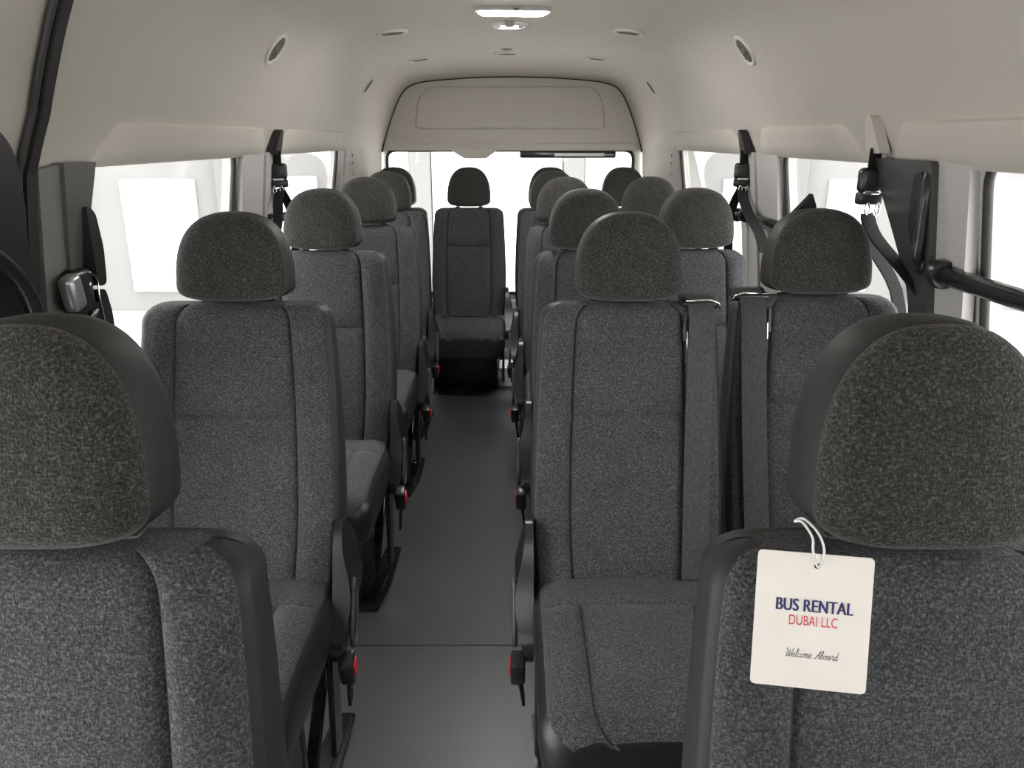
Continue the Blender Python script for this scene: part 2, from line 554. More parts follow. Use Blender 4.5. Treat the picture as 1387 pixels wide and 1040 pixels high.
# rear quarter trim, curving in from the side panels to the tailgate opening
trim_no = 0
for side in (-1, 1):
    verts, faces = [], []
    yy = [3.735 + (YR - 3.735) * i / 10 for i in range(11)]
    zz = [0.0, 0.3, 0.6, 0.9, 1.0, 1.1, 1.17]
    for y in yy:
        wgt = smoothstep((y - 3.735) / (YR - 3.735))
        for z in zz:
            xm = wall_x(z) - 0.006
            xr = 0.68 + (1.145 - z) * 0.06
            verts.append((side * (xm * (1 - wgt) + xr * wgt), y, z))
    n = len(zz)
    for j in range(len(yy) - 1):
        for i in range(n - 1):
            faces.append((j * n + i, j * n + i + 1, (j + 1) * n + i + 1, (j + 1) * n + i))
    trim_no += 1
    o = structure(obj('trim_%d' % trim_no, mesh('trim', verts, faces, 'ceiling')), 'pale rear corner pillar trim')
    for z in (1.05, 1.10, 1.135):
        v, f = lathe_geo([(0.0001, 0.003), (0.006, 0.002), (0.007, 0.0)], 10)
        b = obj('screw', mesh('screw', v, f, 'vent_dark'), o)
        b.location = (side * (0.7575 - (1.1 - z) * -0.02), 3.83, z)
        b.rotation_euler = (0, -side * math.radians(90), 0)

# raised header trims above the side windows
PEL = {-1: [(1.46, 2.47), (2.60, 3.62)], 1: [(0.10, 1.60), (1.74, 2.46), (2.66, 3.74)]}
for side in (-1, 1):
    for a, b in PEL[side]:
        trim_no += 1
        bm = bmesh.new()
        # cross-section climbs the headliner from the window head, proud of it
        rows = [(1.160, 0.003, 0.0), (1.163, 0.010, 0.0), (1.190, 0.011, 0.018), (1.222, 0.010, 0.050), (1.236, 0.007, 0.066), (1.243, -0.003, 0.074)]
        grid = []
        for z, pr, ins in rows:
            # find headliner x at z
            for (x0, z0), (x1, z1) in zip(PM, PM[1:]):
                if z1 <= z <= z0:
                    t = (z0 - z) / (z0 - z1)
                    hx = x0 + t * (x1 - x0)
                    break
            else:
                hx = PM[-1][0]
            cols = [a + ins - 0.010, a + ins + 0.010] + [a + (b - a) * k / 6 for k in range(1, 6)] + [b - ins - 0.010, b - ins + 0.010]
            row = []
            for ci, y in enumerate(cols):
                px = hx - (pr if 0 < ci < len(cols) - 1 else -0.004)
                row.append(bm.verts.new((side * px, y, z)))
            grid.append(row)
        for r0, r1 in zip(grid, grid[1:]):
            for k in range(len(r0) - 1):
                bm.faces.new((r0[k], r0[k + 1], r1[k + 1], r1[k]))
        o = obj('trim_%d' % trim_no, bm_mesh('header_trim', bm, 'trim_light' if False else 'ceiling', True, 50))
        structure(o, 'raised beige header trim above a side window')

# ------------------------------------------------------------------ tailgate
gate = structure(thing('door_1', 'tailgate with pale header panel and wide rear window', None, (0, YR + 0.003, 0)))
GY = 0.0
rear = [(a * 1.006, b + 0.006) for a, b in PR]
hd = [(-a, b) for a, b in rear[:0:-1]] + rear + [(0.66, 1.158), (-0.66, 1.158)]
def grow(poly, d):
    cx = sum(p[0] for p in poly) / len(poly); cy = sum(p[1] for p in poly) / len(poly)
    return [(a + math.copysign(d, a - cx) * min(1, abs(a - cx) / 0.2), b + math.copysign(d, b - cy) * min(1, abs(b - cy) / 0.05)) for a, b in poly]


rc = round_poly([(-0.50, 1.262), (0.48, 1.262), (0.46, 1.40), (0.41, 1.462), (-0.43, 1.462), (-0.48, 1.40)], 0.03, 4)
v2, f2 = filled_2d(hd, [grow(rc, 0.0025)])
hp = obj('header_panel', mesh('header_panel', [(a, 0.0, b) for a, b in v2], f2, 'ceiling', False), gate)
so = hp.modifiers.new('thickness', 'SOLIDIFY'); so.thickness = 0.012; so.offset = -1.0
obj('header_backing', bm_mesh('header_backing', prism_bm(hd, 0.01, lambda a, b, d: (a, GY + 0.014 + d, b)), 'ceiling'), gate)
obj('inset_panel', bm_mesh('inset_panel', prism_bm(rc, 0.012, lambda a, b, d: (a, GY + 0.001 + d, b), 0.004), 'ceiling', True, 40), gate)
lip = [(-0.655, 1.185), (0.645, 1.185), (0.645, 1.152), (-0.655, 1.152)]
obj('header_lip', bm_mesh('header_lip', prism_bm(round_poly(lip, 0.012, 3), 0.04, lambda a, b, d: (a, GY - 0.022 + d, b), 0.006), 'ceiling', True, 40), gate)
lt = round_poly([(-0.335, 1.165), (-0.06, 1.165), (-0.135, 1.112), (-0.245, 1.112)], 0.008, 4)
obj('latch_cover', bm_mesh('latch_cover', prism_bm(lt, 0.045, lambda a, b, d: (a, GY - 0.045 + d, b), 0.005), 'ceiling', True, 40), gate)
rw = round_poly([(-0.655, 0.40), (0.635, 0.40), (0.635, 1.153), (-0.655, 1.153)], 0.05, 6)
tube('gasket', [(a, GY + 0.006, b) for a, b in rw], 0.009, 'rubber', gate, 8, True)
obj('pane', bm_mesh('pane', prism_bm(rw, 0.004, lambda a, b, d: (a, GY + 0.018 + d, b)), 'glass'), gate)
fr_o = [(-0.73, 0.0), (0.73, 0.0), (0.73, 0.6), (0.70, 1.17), (-0.70, 1.17), (-0.73, 0.6)]
v2, f2 = filled_2d(fr_o, [rw])
o = obj('window_frame', mesh('window_frame', [(a, GY + 0.012, b) for a, b in v2], f2, 'trim_light', False), gate)
rbox('lower_panel', (1.30, 0.03, 0.30), (0, GY - 0.006, 0.215), 'white_trim', gate, 0.008, 2)
# thin dark shut line round the tailgate
shut = [(-a, YR + 0.006, b) for a, b in PR[:0:-1]] + [(a, YR + 0.006, b) for a, b in PR]
trim_no += 1
structure(tube('trim_%d' % trim_no, shut, 0.0065, 'rubber', None, 8), 'black rubber seal round the tailgate opening')
# sill at the tailgate with slots, glimpsed under the rear bench
sill = structure(rbox('trim_%d' % (trim_no + 1), (1.30, 0.05, 0.10), (0, 4.16, 0.05), 'white_trim', None, 0.006), 'white slotted sill trim at the tailgate')
trim_no += 1
for x in (-0.30, -0.06, -0.01, 0.12, 0.30):
    rbox('slot', (0.012, 0.006, 0.05), (x, 4.1345, 0.055), 'rubber', sill, 0.001, 1)

du = thing('floor_duct', 'white slotted floor duct beside the black box of the rear bench', 'air duct', (-0.022, 3.86, 0.0))
rbox('casing', (0.088, 0.16, 0.10), (0, 0, 0.0505), 'white_trim', du, 0.006, 2)
for x in (-0.022, 0.020):
    rbox('slot', (0.010, 0.006, 0.055), (x, -0.0795, 0.055), 'rubber', du, 0.001, 1)

bl = thing('brake_light', 'dark slim stop lamp fixed across the top of the rear window', 'lamp', (0.29, YR - 0.012, 1.120))
rbox('housing', (0.50, 0.035, 0.036), (0, 0, 0.012), 'lens_dark', bl, 0.010, 3)
rbox('lens', (0.26, 0.006, 0.016), (0.06, -0.0175, 0.012), 'lens_pale', bl, 0.002, 1)

# ------------------------------------------------------------------ seats
BW = {'std': 0.188, 'narrow': 0.158, 'rear': 0.186, 'wide_window': 0.182, 'single': 0.200, 'front': 0.188, 'corner': 0.176}
Z_TOP, Z_BOT, Z_SEAM = 0.905, 0.37, 0.70


def back_y(z):
    t = (z - 0.42) / (0.905 - 0.42)
    return -0.180 + 0.135 * t + 0.010 * math.sin(math.pi * max(0, min(1, t)))


def front_depth(x, W):
    return -0.012 * (1 - (x / W) ** 2)


CACHE = {}
TOP_DROP = {'rear': 0.024, 'corner': 0.024, 'front': 0.022}


def split_loft(key, rings, region, mats, closed_cap_last=None, cap_first=None):
    """rings: list of equal-length closed rings; region(j, i) names the part a face belongs to."""
    if key in CACHE:
        return CACHE[key]
    n = len(rings[0])
    groups = {}
    for j in range(len(rings) - 1):
        for i in range(n):
            groups.setdefault(region(j, i), []).append([(j, i), (j, (i + 1) % n), (j + 1, (i + 1) % n), (j + 1, i)])
    if closed_cap_last:
        groups.setdefault(closed_cap_last, []).append([(len(rings) - 1, i) for i in range(n)])
    if cap_first:
        groups.setdefault(cap_first, []).append([(0, i) for i in range(n - 1, -1, -1)])
    res = {}
    for g, fl in groups.items():
        idx, verts, faces = {}, [], []
        for f in fl:
            ff = []
            for a in f:
                if a not in idx:
                    idx[a] = len(verts)
                    verts.append(rings[a[0]][a[1]])
                ff.append(idx[a])
            faces.append(tuple(ff))
        me = mesh(g, verts, faces, mats[g.split('#')[0]])
        bm = bmesh.new(); bm.from_mesh(me)
        bmesh.ops.remove_doubles(bm, verts=bm.verts, dist=1e-5)
        bm.to_mesh(me); bm.free()
        res[g] = me
    CACHE[key] = res
    return res


def backrest_meshes(kind):
    W0 = BW[kind]
    Z_TOP = 0.905 - TOP_DROP.get(kind, 0.0)
    s = 0.69
    fx = [-1, -0.955, -0.90, -0.80, -s - 0.035, -s, -s + 0.035, -0.55, -0.35, -0.15, 0, 0.15, 0.35, 0.55, s - 0.035, s, s + 0.035, 0.80, 0.90, 0.955, 1]
    r = 0.024
    zs = [Z_BOT, 0.42, 0.47, 0.53, 0.59, 0.65, Z_SEAM - 0.010, Z_SEAM, Z_SEAM + 0.010, 0.75, 0.80, 0.84, Z_TOP - 0.034]
    levels = [(z, 0.0) for z in zs]
    rt = 0.034
    for a in (18, 36, 54, 72, 84, 90):
        levels.append((Z_TOP - rt + rt * math.sin(math.radians(a)), rt * (1 - math.cos(math.radians(a)))))
    rings = []
    for li, (z, sh) in enumerate(levels):
        t = (z - 0.42) / (0.905 - 0.42)
        W = W0 * (1.0 - 0.10 * max(0, t) ** 2.2) * (0.94 + 0.06 * min(1, max(0, (z - 0.36) / 0.14)))
        W -= sh * 1.1
        th = 0.115 - 0.040 * t
        yf = back_y(z) + sh * 0.65
        yb = back_y(z) + th - sh * 0.85
        if yb - yf < 0.012:
            yb = yf + 0.012
        A = W - r
        ring = []
        for i, q in enumerate(fx):
            x = q * A
            y = yf + front_depth(x, W)
            groove = 0.0
            if abs(abs(q) - s) < 1e-6:
                groove = 0.0085
            if abs(z - Z_SEAM) < 1e-6 and abs(q) <= s + 1e-6:
                groove = 0.0085
            if abs(q) == 1:
                groove = 0.0
            # bolsters stand slightly proud of the middle
            y -= 0.007 * smoothstep((abs(q) - s) / 0.14) * (1 - smoothstep((abs(q) - 0.86) / 0.2)) * (1 if sh == 0 else 0.4)
            ring.append(Vector((x, y + groove, z)))
        fe = yf + front_depth(A, W)
        rr = min(r, (yb - fe) * 0.45)
        for k in range(1, 6):
            a = math.pi / 2 * k / 5
            gr = 0.004 * max(0.0, 1 - sh / 0.012) if k == 3 else 0.0
            ring.append(Vector((A + (r - gr) * math.sin(a), fe + rr * (1 - math.cos(a)) + gr * 0.5, z)))
        ring.append(Vector((W, (fe + yb) / 2 + rr * 0.3, z)))
        for k in range(0, 4):
            a = math.pi / 2 * k / 3
            ring.append(Vector((A + r * math.cos(a), yb - rr + rr * math.sin(a), z)))
        ring.append(Vector((0, yb + 0.004, z)))
        for k in range(3, -1, -1):
            a = math.pi / 2 * k / 3
            ring.append(Vector((-A - r * math.cos(a), yb - rr + rr * math.sin(a), z)))
        ring.append(Vector((-W, (fe + yb) / 2 + rr * 0.3, z)))
        for k in range(5, 0, -1):
            a = math.pi / 2 * k / 5
            gr = 0.004 * max(0.0, 1 - sh / 0.012) if k == 3 else 0.0
            ring.append(Vector((-A - (r - gr) * math.sin(a), fe + rr * (1 - math.cos(a)) + gr * 0.5, z)))
        rings.append(ring)
    nf = len(fx)
    i_l, i_r = fx.index(-s), fx.index(s)
    j_s = zs.index(Z_SEAM)
    total = len(rings[0])

    def region(j, i):
        if i >= nf - 1:
            if nf - 1 <= i <= nf + 1:
                return 'side_bolster#r'
            if i >= total - 3:
                return 'side_bolster#l'
            return 'backrest'
        if i < i_l:
            return 'side_bolster#l'
        if i >= i_r:
            return 'side_bolster#r'
        return 'upper_panel' if j >= j_s else 'lower_panel'
    return split_loft(('back', kind), rings, region, {'backrest': 'vinyl', 'side_bolster': 'fabric', 'upper_panel': 'fabric', 'lower_panel': 'fabric'}, 'upper_panel', 'backrest')


def cushion_meshes(kind, length, ztop):
    W0 = BW[kind] * 0.985
    s = 0.66
    fx = [-1, -0.93, -0.84, -s - 0.04, -s, -s + 0.04, -0.45, -0.22, 0, 0.22, 0.45, s - 0.04, s, s + 0.04, 0.84, 0.93, 1]
    y_back = -0.165
    y_front = y_back - length
    y_band = -0.285
    r = 0.03
    zb = ztop - 0.135
    stations = [(y_back, 0), (-0.20, 0), (-0.245, 0), (y_band + 0.008, 0), (y_band, 0), (y_band - 0.008, 0)]
    yl = y_band - 0.03
    rf = 0.055
    while yl > y_front + rf + 0.02:
        stations.append((yl, 0)); yl -= 0.04
    for a in (0, 15, 30, 45, 60, 75, 84, 90):
        stations.append((y_front + rf - rf * math.sin(math.radians(a)), 1 - math.cos(math.radians(a))))
    rings = []
    for y, sh in stations:
        W = W0 - sh * 0.050
        A = W - r
        u = (y_back - y) / length
        top = ztop + 0.012 * math.sin(math.pi * min(1, u * 1.05)) - sh * 0.030
        bot = zb + sh * 0.018
        ring = []
        for q in fx:
            x = q * A
            z = top - 0.010 * (q * q)
            g = 0.0
            if abs(abs(q) - s) < 1e-6 and y < y_band + 1e-6:
                g = 0.005
            if abs(y - y_band) < 1e-6:
                g = 0.005
            z += 0.006 * smoothstep((abs(q) - s) / 0.15) * (1 - smoothstep((abs(q) - 0.85) / 0.2))
            ring.append(Vector((x, y, z - g)))
        ze = top - 0.010
        rr = min(r, (ze - bot) * 0.4)
        for k in range(1, 5):
            a = math.pi / 2 * k / 4
            g = 0.004 if k == 2 else 0
            ring.append(Vector((A + r * math.sin(a) - g, y, ze - rr * (1 - math.cos(a)))))
        ring.append(Vector((W, y, (ze + bot) / 2)))
        ring.append(Vector((W - 0.006, y, bot + 0.02)))
        ring.append(Vector((A, y, bot)))
        ring.append(Vector((0, y, bot)))
        ring.append(Vector((-A, y, bot)))
        ring.append(Vector((-W + 0.006, y, bot + 0.02)))
        ring.append(Vector((-W, y, (ze + bot) / 2)))
        for k in range(4, 0, -1):
            a = math.pi / 2 * k / 4
            g = 0.004 if k == 2 else 0
            ring.append(Vector((-A - r * math.sin(a) + g, y, ze - rr * (1 - math.cos(a)))))
        rings.append(ring)
    nf = len(fx)
    i_l, i_r = fx.index(-s), fx.index(s)
    j_b = 4
    j_lip = len(stations) - 3
    total = len(rings[0])

    def region(j, i):
        wrap_r = nf - 1 <= i <= nf
        wrap_l = i >= total - 2
        if i >= nf - 1 and not wrap_r and not wrap_l:
            return 'cushion'
        if j >= j_lip:
            return 'cushion'
        if j < j_b:
            return 'rear_band'
        if wrap_r or (i >= i_r and not wrap_l):
            return 'side_bolster#r'
        if wrap_l or i < i_l:
            return 'side_bolster#l'
        return 'centre_panel'
    return split_loft(('cush', kind, length, ztop), rings, region, {'cushion': 'skirt', 'rear_band': 'fabric', 'side_bolster': 'fabric', 'centre_panel': 'fabric'}, 'cushion', 'cushion')


HR_W, HR_H = 0.1035, 0.170


def headrest_meshes(scale=1.0, tall=0.0, base=0.909):
    key = ('head', scale, tall)
    N = 56
    a, H = HR_W * scale, HR_H + tall
    zc = 0.20 * H
    outline = []
    for k in range(N):
        th = 2 * math.pi * k / N
        c, sn = math.cos(th), math.sin(th)
        if sn >= 0:
            n, b = 2.55, H - zc
        else:
            n, b = 3.0, zc
        x = a * math.copysign(abs(c) ** (2 / n), c)
        z = b * math.copysign(abs(sn) ** (2 / n), sn)
        # sides lean in a little towards the top
        if z > 0:
            x *= 1 - 0.01 * (z / b)
        outline.append((x, z))
    prof = [(0.02, -0.058), (0.25, -0.0575), (0.5, -0.056), (0.7, -0.0525), (0.84, -0.047), (0.92, -0.041), (0.965, -0.034), (0.978, -0.028), (0.972, -0.0235), (0.984, -0.018), (1.0, -0.004), (1.0, 0.018), (0.985, 0.034), (0.93, 0.047), (0.82, 0.055), (0.5, 0.060), (0.02, 0.061)]
    SEAM = 8
    tilt = math.radians(9)
    z0 = base + zc
    rings = []
    for sc, y in prof:
        ring = []
        for x, z in outline:
            xx, zz = x * sc, z * sc
            y2 = y * math.cos(tilt) + zz * math.sin(tilt)
            z2 = -y * math.sin(tilt) * 0.6 + zz * math.cos(tilt)
            ring.append(Vector((xx, y2 - 0.008, z0 + z2)))
        rings.append(ring)

    def region(j, i):
        return 'front_panel' if j < SEAM else 'headrest'
    return split_loft(key, rings, region, {'front_panel': 'fabric_head', 'headrest': 'vinyl'}, 'headrest', 'front_panel')


def cached(key, fn):
    if key not in CACHE:
        CACHE[key] = fn()
    return CACHE[key]


def yz_prism(outline, x0, depth, bevel, mat, name):
    return bm_mesh(name, prism_bm(outline, depth, lambda a, b, d: (x0 + d, a, b), bevel), mat, True, 40)


def make_seat(label, loc, kind='std', hw=1, belt=0, length=0.43, ztop=0.40, group='van passenger seats', hardware=True, head_scale=1.0, box_base=False):
    """hw: which side (+1 / -1 in x) carries the recliner and buckle; belt: side of the shoulder belt."""
    root = thing('passenger_seat', label, 'seat', loc, 0, group)
    W = BW[kind]
    # backrest
    bmx = backrest_meshes(kind)
    br = obj('backrest', bmx['backrest'], root)
    obj('upper_panel', bmx['upper_panel'], br)
    obj('lower_panel', bmx['lower_panel'], br)
    obj('side_bolster', bmx['side_bolster#l'], br)
    obj('side_bolster', bmx['side_bolster#r'], br)
    # cushion
    cm = cushion_meshes(kind, length, ztop)
    cu = obj('cushion', cm['cushion'], root)
    obj('rear_band', cm['rear_band'], cu)
    obj('centre_panel', cm['centre_panel'], cu)
    obj('side_bolster', cm['side_bolster#l'], cu)
    obj('side_bolster', cm['side_bolster#r'], cu)
    # headrest
    drop = TOP_DROP.get(kind, 0.0)
    hm = headrest_meshes(head_scale, drop * (0.75 if kind == 'front' else 1.0), 0.909 - drop)
    hr = obj('headrest', hm['headrest'], root)
    obj('front_panel', hm['front_panel'], hr)
    for x in (-0.058, 0.058):
        me = cached(('post', x, drop), lambda: mesh('post', *tube_geo([(x, 0.0, 0.86 - drop), (x, 0.0, 0.93 - drop)], 0.006, 10), 'chrome'))
        obj('headrest_post', me, root)
        me = cached(('sleeve', x, drop), lambda: bm_mesh('sleeve', rbox_bm((0.030, 0.026, 0.014), (x, -0.004, 0.902 - drop), 0.006, 2), 'plastic_soft', True, 40))
        obj('post_sleeve', me, root)
    # under-frame
    zb = ztop - 0.135
    y_f = -0.165 - length
    if box_base:
        me = cached(('box', kind), lambda: bm_mesh('base_box', rbox_bm((2 * W - 0.05, 0.27, zb), (-0.02, -0.11, zb / 2), 0.01, 2), 'skirt', True, 40))
        obj('base_box', me, root)
    else:
        me = cached(('pan', kind, length, ztop), lambda: bm_mesh('base_pan', rbox_bm((2 * W - 0.07, length - 0.10, 0.03), (0, (y_f - 0.165) / 2, zb - 0.010), 0.008, 2), 'steel_black', True, 40))
        obj('base_pan', me, root)
        for s in (-1, 1):
            x_in = s * (W - 0.105)
            x_out = s * (W - 0.036)
            def leg_bm():
                bm = bmesh.new()
                # upright of folded plate, wide across the seat
                rbox_bm((0.062, 0.022, zb - 0.01), ((x_in + x_out) / 2, -0.365, (zb - 0.01) / 2 + 0.006), 0.004, 1, None, bm)
                rbox_bm((0.010, 0.085, zb - 0.03), (x_in, -0.345, (zb - 0.03) / 2 + 0.012), 0.003, 1, None, bm)
                return bm_mesh('leg', bm, 'steel_black', True, 40)
            obj('leg', cached(('leg', kind, s, ztop), leg_bm), root)

            def brace_bm():
                bm = bmesh.new()
                L = math.hypot(0.24, zb - 0.03)
                ang = math.atan2(zb - 0.03, 0.24)
                rbox_bm((0.026, L, 0.012), (x_out - s * 0.012, -0.235, (zb - 0.03) / 2 + 0.014), 0.004, 1, (ang, 0, 0), bm)
                return bm_mesh('brace', bm, 'steel_black', True, 40)
            obj('brace', cached(('brace', kind, s, ztop), brace_bm), root)
            xo = x_out
            def plate_bm():
                bm = bmesh.new()
                ol = round_poly([(xo - s * 0.048, -0.435), (xo + s * 0.012, -0.435), (xo + s * 0.030, -0.30), (xo + s * 0.030, -0.10), (xo - s * 0.015, -0.10)], 0.010, 3)
                if s < 0:
                    ol = ol[::-1]
                b2 = prism_bm(ol, 0.007, lambda a, b, d: (a, b, d + 0.0005), 0.002)
                tmp = bpy.data.meshes.new('tmp'); b2.to_mesh(tmp); b2.free(); bm.from_mesh(tmp)
                rbox_bm((0.006, 0.25, 0.022), (xo + s * 0.018, -0.25, 0.014), 0.002, 1, (0, 0, s * -0.045), bm)
                return bm_mesh('floor_plate', bm, 'steel_black', True, 40)
            pl = obj('floor_plate', cached(('plate', kind, s), plate_bm), root)
            for k, y in enumerate((-0.16, -0.125)):
                me = cached(('bolt', kind, s, k), lambda: bm_mesh('bolt', rbox_bm((0.012, 0.012, 0.012), (xo - s * 0.002, y, 0.013), 0.003, 1), 'chrome', True, 40))
                obj('bolt', me, pl)
    if hardware:
        x0 = hw * (W - 0.004)
        sx = hw
        # recliner cover: tall rounded plastic shield at the joint of back and cushion
        ol = [(-0.150, 0.505), (-0.108, 0.470), (-0.098, 0.415), (-0.118, 0.350), (-0.165, 0.290), (-0.215, 0.255), (-0.262, 0.262), (-0.278, 0.300), (-0.252, 0.345), (-0.225, 0.400), (-0.205, 0.460), (-0.182, 0.500)]
        olr = [(p.x, p.y) for p in catmull([(a, b, 0) for a, b in ol], 3, True)]
        me = cached(('rec', kind, sx), lambda: bm_mesh('recliner_cover', prism_bm(olr, 0.034, lambda a, b, d: (x0 + sx * d * (0.42 + 0.62 * math.exp(-((b - 0.375) / 0.075) ** 2)), a, b), 0.010), 'plastic', True, 60))
        rc_ = obj('recliner_cover', me, root)
        lv = [(-0.205, 0.405), (-0.222, 0.365), (-0.245, 0.315), (-0.240, 0.285), (-0.215, 0.290), (-0.200, 0.330), (-0.190, 0.380)]
        me = cached(('lev', kind, sx), lambda: mesh('recliner_lever', *tube_geo(catmull([(x0 + sx * 0.036, a, b) for a, b in lv], 4, True), 0.0055, 8, True), 'plastic_soft'))
        obj('recliner_lever', me, rc_)
        # belt buckle on its stalk
        bx = x0 + sx * 0.030
        me = cached(('stalk', kind, sx), lambda: mesh('buckle_stalk', *ribbon_geo([(bx - sx * 0.012, -0.22, 0.14), (bx - sx * 0.006, -0.245, 0.20), (bx, -0.262, 0.235)], (0, 1, 0.3), 0.024, 0.006), 'rubber'))
        bk = obj('buckle', cached(('buckle', kind, sx), lambda: bm_mesh('buckle', rbox_bm((0.028, 0.040, 0.062), (bx, -0.272, 0.258), 0.006, 2, (0.35, 0, 0)), 'plastic', True, 40)), root)
        obj('stalk', me, bk)
        me = cached(('button', kind, sx), lambda: bm_mesh('release_button', rbox_bm((0.008, 0.024, 0.034), (bx + sx * 0.013, -0.270, 0.260), 0.003, 2, (0.35, 0, 0)), 'red', True, 40))
        b_ = obj('release_button', me, bk)
        b_['label'] = 'red release button'
        # pivot link from the recliner down to the frame
        me = cached(('link', kind, sx, ztop), lambda: bm_mesh('side_link', rbox_bm((0.012, 0.060, 0.24), (x0 - sx * 0.010, -0.235, 0.165), 0.004, 1, (-0.10, 0, 0)), 'steel_black', True, 40))
        obj('side_link', me, root)
    if belt:
        sx = belt
        pts = []
        for k in range(25):
            z = 0.900 - (0.900 - 0.405) * k / 24
            x = sx * (0.137 - 0.012 * (k / 24))
            pts.append((x, back_y(z) + front_depth(x, W) - 0.012 + (0.010 if k == 0 else 0), z))
        pts = [(pts[0][0], -0.005, 0.918), (pts[0][0], -0.03, 0.915)] + pts
        bt = ribbon('belt_strap', pts, (1, 0, 0), 0.050, 0.0018, 'webbing', root)
        bt['label'] = 'grey shoulder belt strap'
        gx = sx * 0.137
        gd = rbox('belt_guide', (0.072, 0.050, 0.014), (gx, -0.018, 0.909), 'plastic', root, 0.005, 2, (0.22, 0, 0))
        tube('guide_rim', [(gx - sx * 0.030, -0.048, 0.915), (gx + sx * 0.018, -0.048, 0.9165), (gx + sx * 0.034, -0.046, 0.910), (gx + sx * 0.038, -0.044, 0.900)], 0.0022, 'chrome', gd, 6)
        rbox('belt_slot', (0.008, 0.006, 0.050), (gx - sx * 0.033, back_y(0.86) - 0.012, 0.865), 'plastic', root, 0.002, 1, (-0.25, 0, 0))
        rbox('slot_clip', (0.003, 0.004, 0.034), (gx - sx * 0.0285, back_y(0.845) - 0.0155, 0.845), 'chrome', root, 0.001, 1, (-0.25, 0, 0))
    return root


SINGLE = 'single seats by the sliding door'
PAIR = 'paired seats along the bar side'
REARG = 'rear bench seats'
FRONT = 'front row seats'
make_seat('charcoal cloth seat across the aisle from the tagged front-row seat', (-0.393, 0.610, 0), 'front', 1, group=FRONT, head_scale=0.95)
front_seat = make_seat('charcoal cloth seat with a white hanging tag on its shoulder', (0.341, 0.610, 0), 'front', -1, group=FRONT, head_scale=0.93)
make_seat('single charcoal cloth seat directly behind the front-row seat, beside the bare side window', (-0.536, 1.507, 0), 'single', 1, group=SINGLE, head_scale=1.04)
make_seat('second-row aisle seat with a grey belt strap over its window-side shoulder', (0.225, 1.507, 0), 'std', -1, belt=1, group=PAIR)
r1w = make_seat('second-row window seat with a grey belt strap over its aisle-side shoulder', (0.618, 1.580, 0), 'wide_window', 1, belt=-1, group=PAIR, hardware=False)
make_seat('single charcoal seat in the third row, its black legs standing at the aisle', (-0.536, 2.234, 0), 'single', 1, group=SINGLE, head_scale=1.04)
make_seat('third-row aisle seat without shoulder strap, behind the strapped aisle seat', (0.209, 2.234, 0), 'narrow', -1, group=PAIR, head_scale=1.02)
make_seat('third-row window seat beside the belt hanging at the middle pillar', (0.526, 2.262, 0), 'narrow', 1, group=PAIR, hardware=False, head_scale=1.03)
make_seat('single charcoal seat in the fourth row on the sliding-door side', (-0.536, 2.930, 0), 'single', 1, group=SINGLE, head_scale=1.04)
make_seat('fourth-row aisle seat of the paired seats', (0.195, 2.930, 0), 'narrow', -1, group=PAIR, head_scale=1.02)
make_seat('fourth-row window seat of the paired seats', (0.514, 2.960, 0), 'narrow', 1, group=PAIR, hardware=False)
make_seat('single charcoal seat in the fifth row just ahead of the rear bench', (-0.545, 3.480, 0), 'std', 1, group=SINGLE, length=0.40)
make_seat('fifth-row aisle seat just ahead of the rear bench, paired-seat side', (0.180, 3.480, 0), 'narrow', -1, group=PAIR, length=0.40)
REARS = [(-0.588, 'rear bench seat in the corner behind the single seats'), (-0.215, 'rear bench seat facing straight down the aisle on a black box'),
         (0.190, 'rear bench seat behind the fifth-row aisle seat'), (0.555, 'rear bench seat in the corner under the slim stop lamp')]
for i, (x, lb) in enumerate(REARS):
    make_seat(lb, (x, 3.985, 0), 'rear' if i == 1 else 'corner', 1 if i < 2 else -1, group=REARG, length=0.36, ztop=0.36, box_base=(i == 1), hardware=(i == 1), head_scale=1.05)

# folded strap end sticking up behind the second-row window headrest
bm = prism_bm([(-0.050, 1.02), (-0.018, 1.056), (0.012, 1.090), (0.022, 1.066), (0.026, 1.00)], 0.02, lambda a, b, d: (a - 0.012, 0.055 + d, b + 0.012), 0.003)
obj('folded_strap', bm_mesh('folded_strap', bm, 'webbing_dark', True, 40), r1w)

# ------------------------------------------------------------------ pillars, seals and grips
# dark cover on the pillar behind the sliding door
trim_no += 1
pb = structure(thing('trim_%d' % trim_no, 'dark grey pillar cover beside the sliding door', None, (-0.78, 1.40, 0.6)))
org = Vector(pb.location)


def wall_panel(outline, side, proud, thick, mat, name, parent, org, bevel=0.006, bulge=0.0):
    ys_ = [p[0] for p in outline]
    ym, yr = (min(ys_) + max(ys_)) / 2, (max(ys_) - min(ys_)) / 2
    bm = prism_bm(outline, thick, lambda a, b, d: Vector((side * (wall_x(b) - proud + d - bulge * (1 - ((a - ym) / yr) ** 2) * (1 if d == 0 else 0)), a, b)) - org, bevel)
    return obj(name, bm_mesh(name, bm, mat, True, 45), parent)


wall_panel(round_poly([(1.345, 0.55), (1.41, 0.55), (1.405, 0.93), (1.412, 1.05), (1.440, 1.171), (1.335, 1.171)], [.01, .01, .06, .06, .004, .004]), -1, 0.026, 0.030, 'pillar_dark', 'cover', pb, org)
wall_panel(round_poly([(1.272, 0.55), (1.346, 0.55), (1.338, 1.169), (1.276, 1.163)], 0.004), -1, 0.018, 0.022, 'pillar_mid', 'return_panel', pb, org)
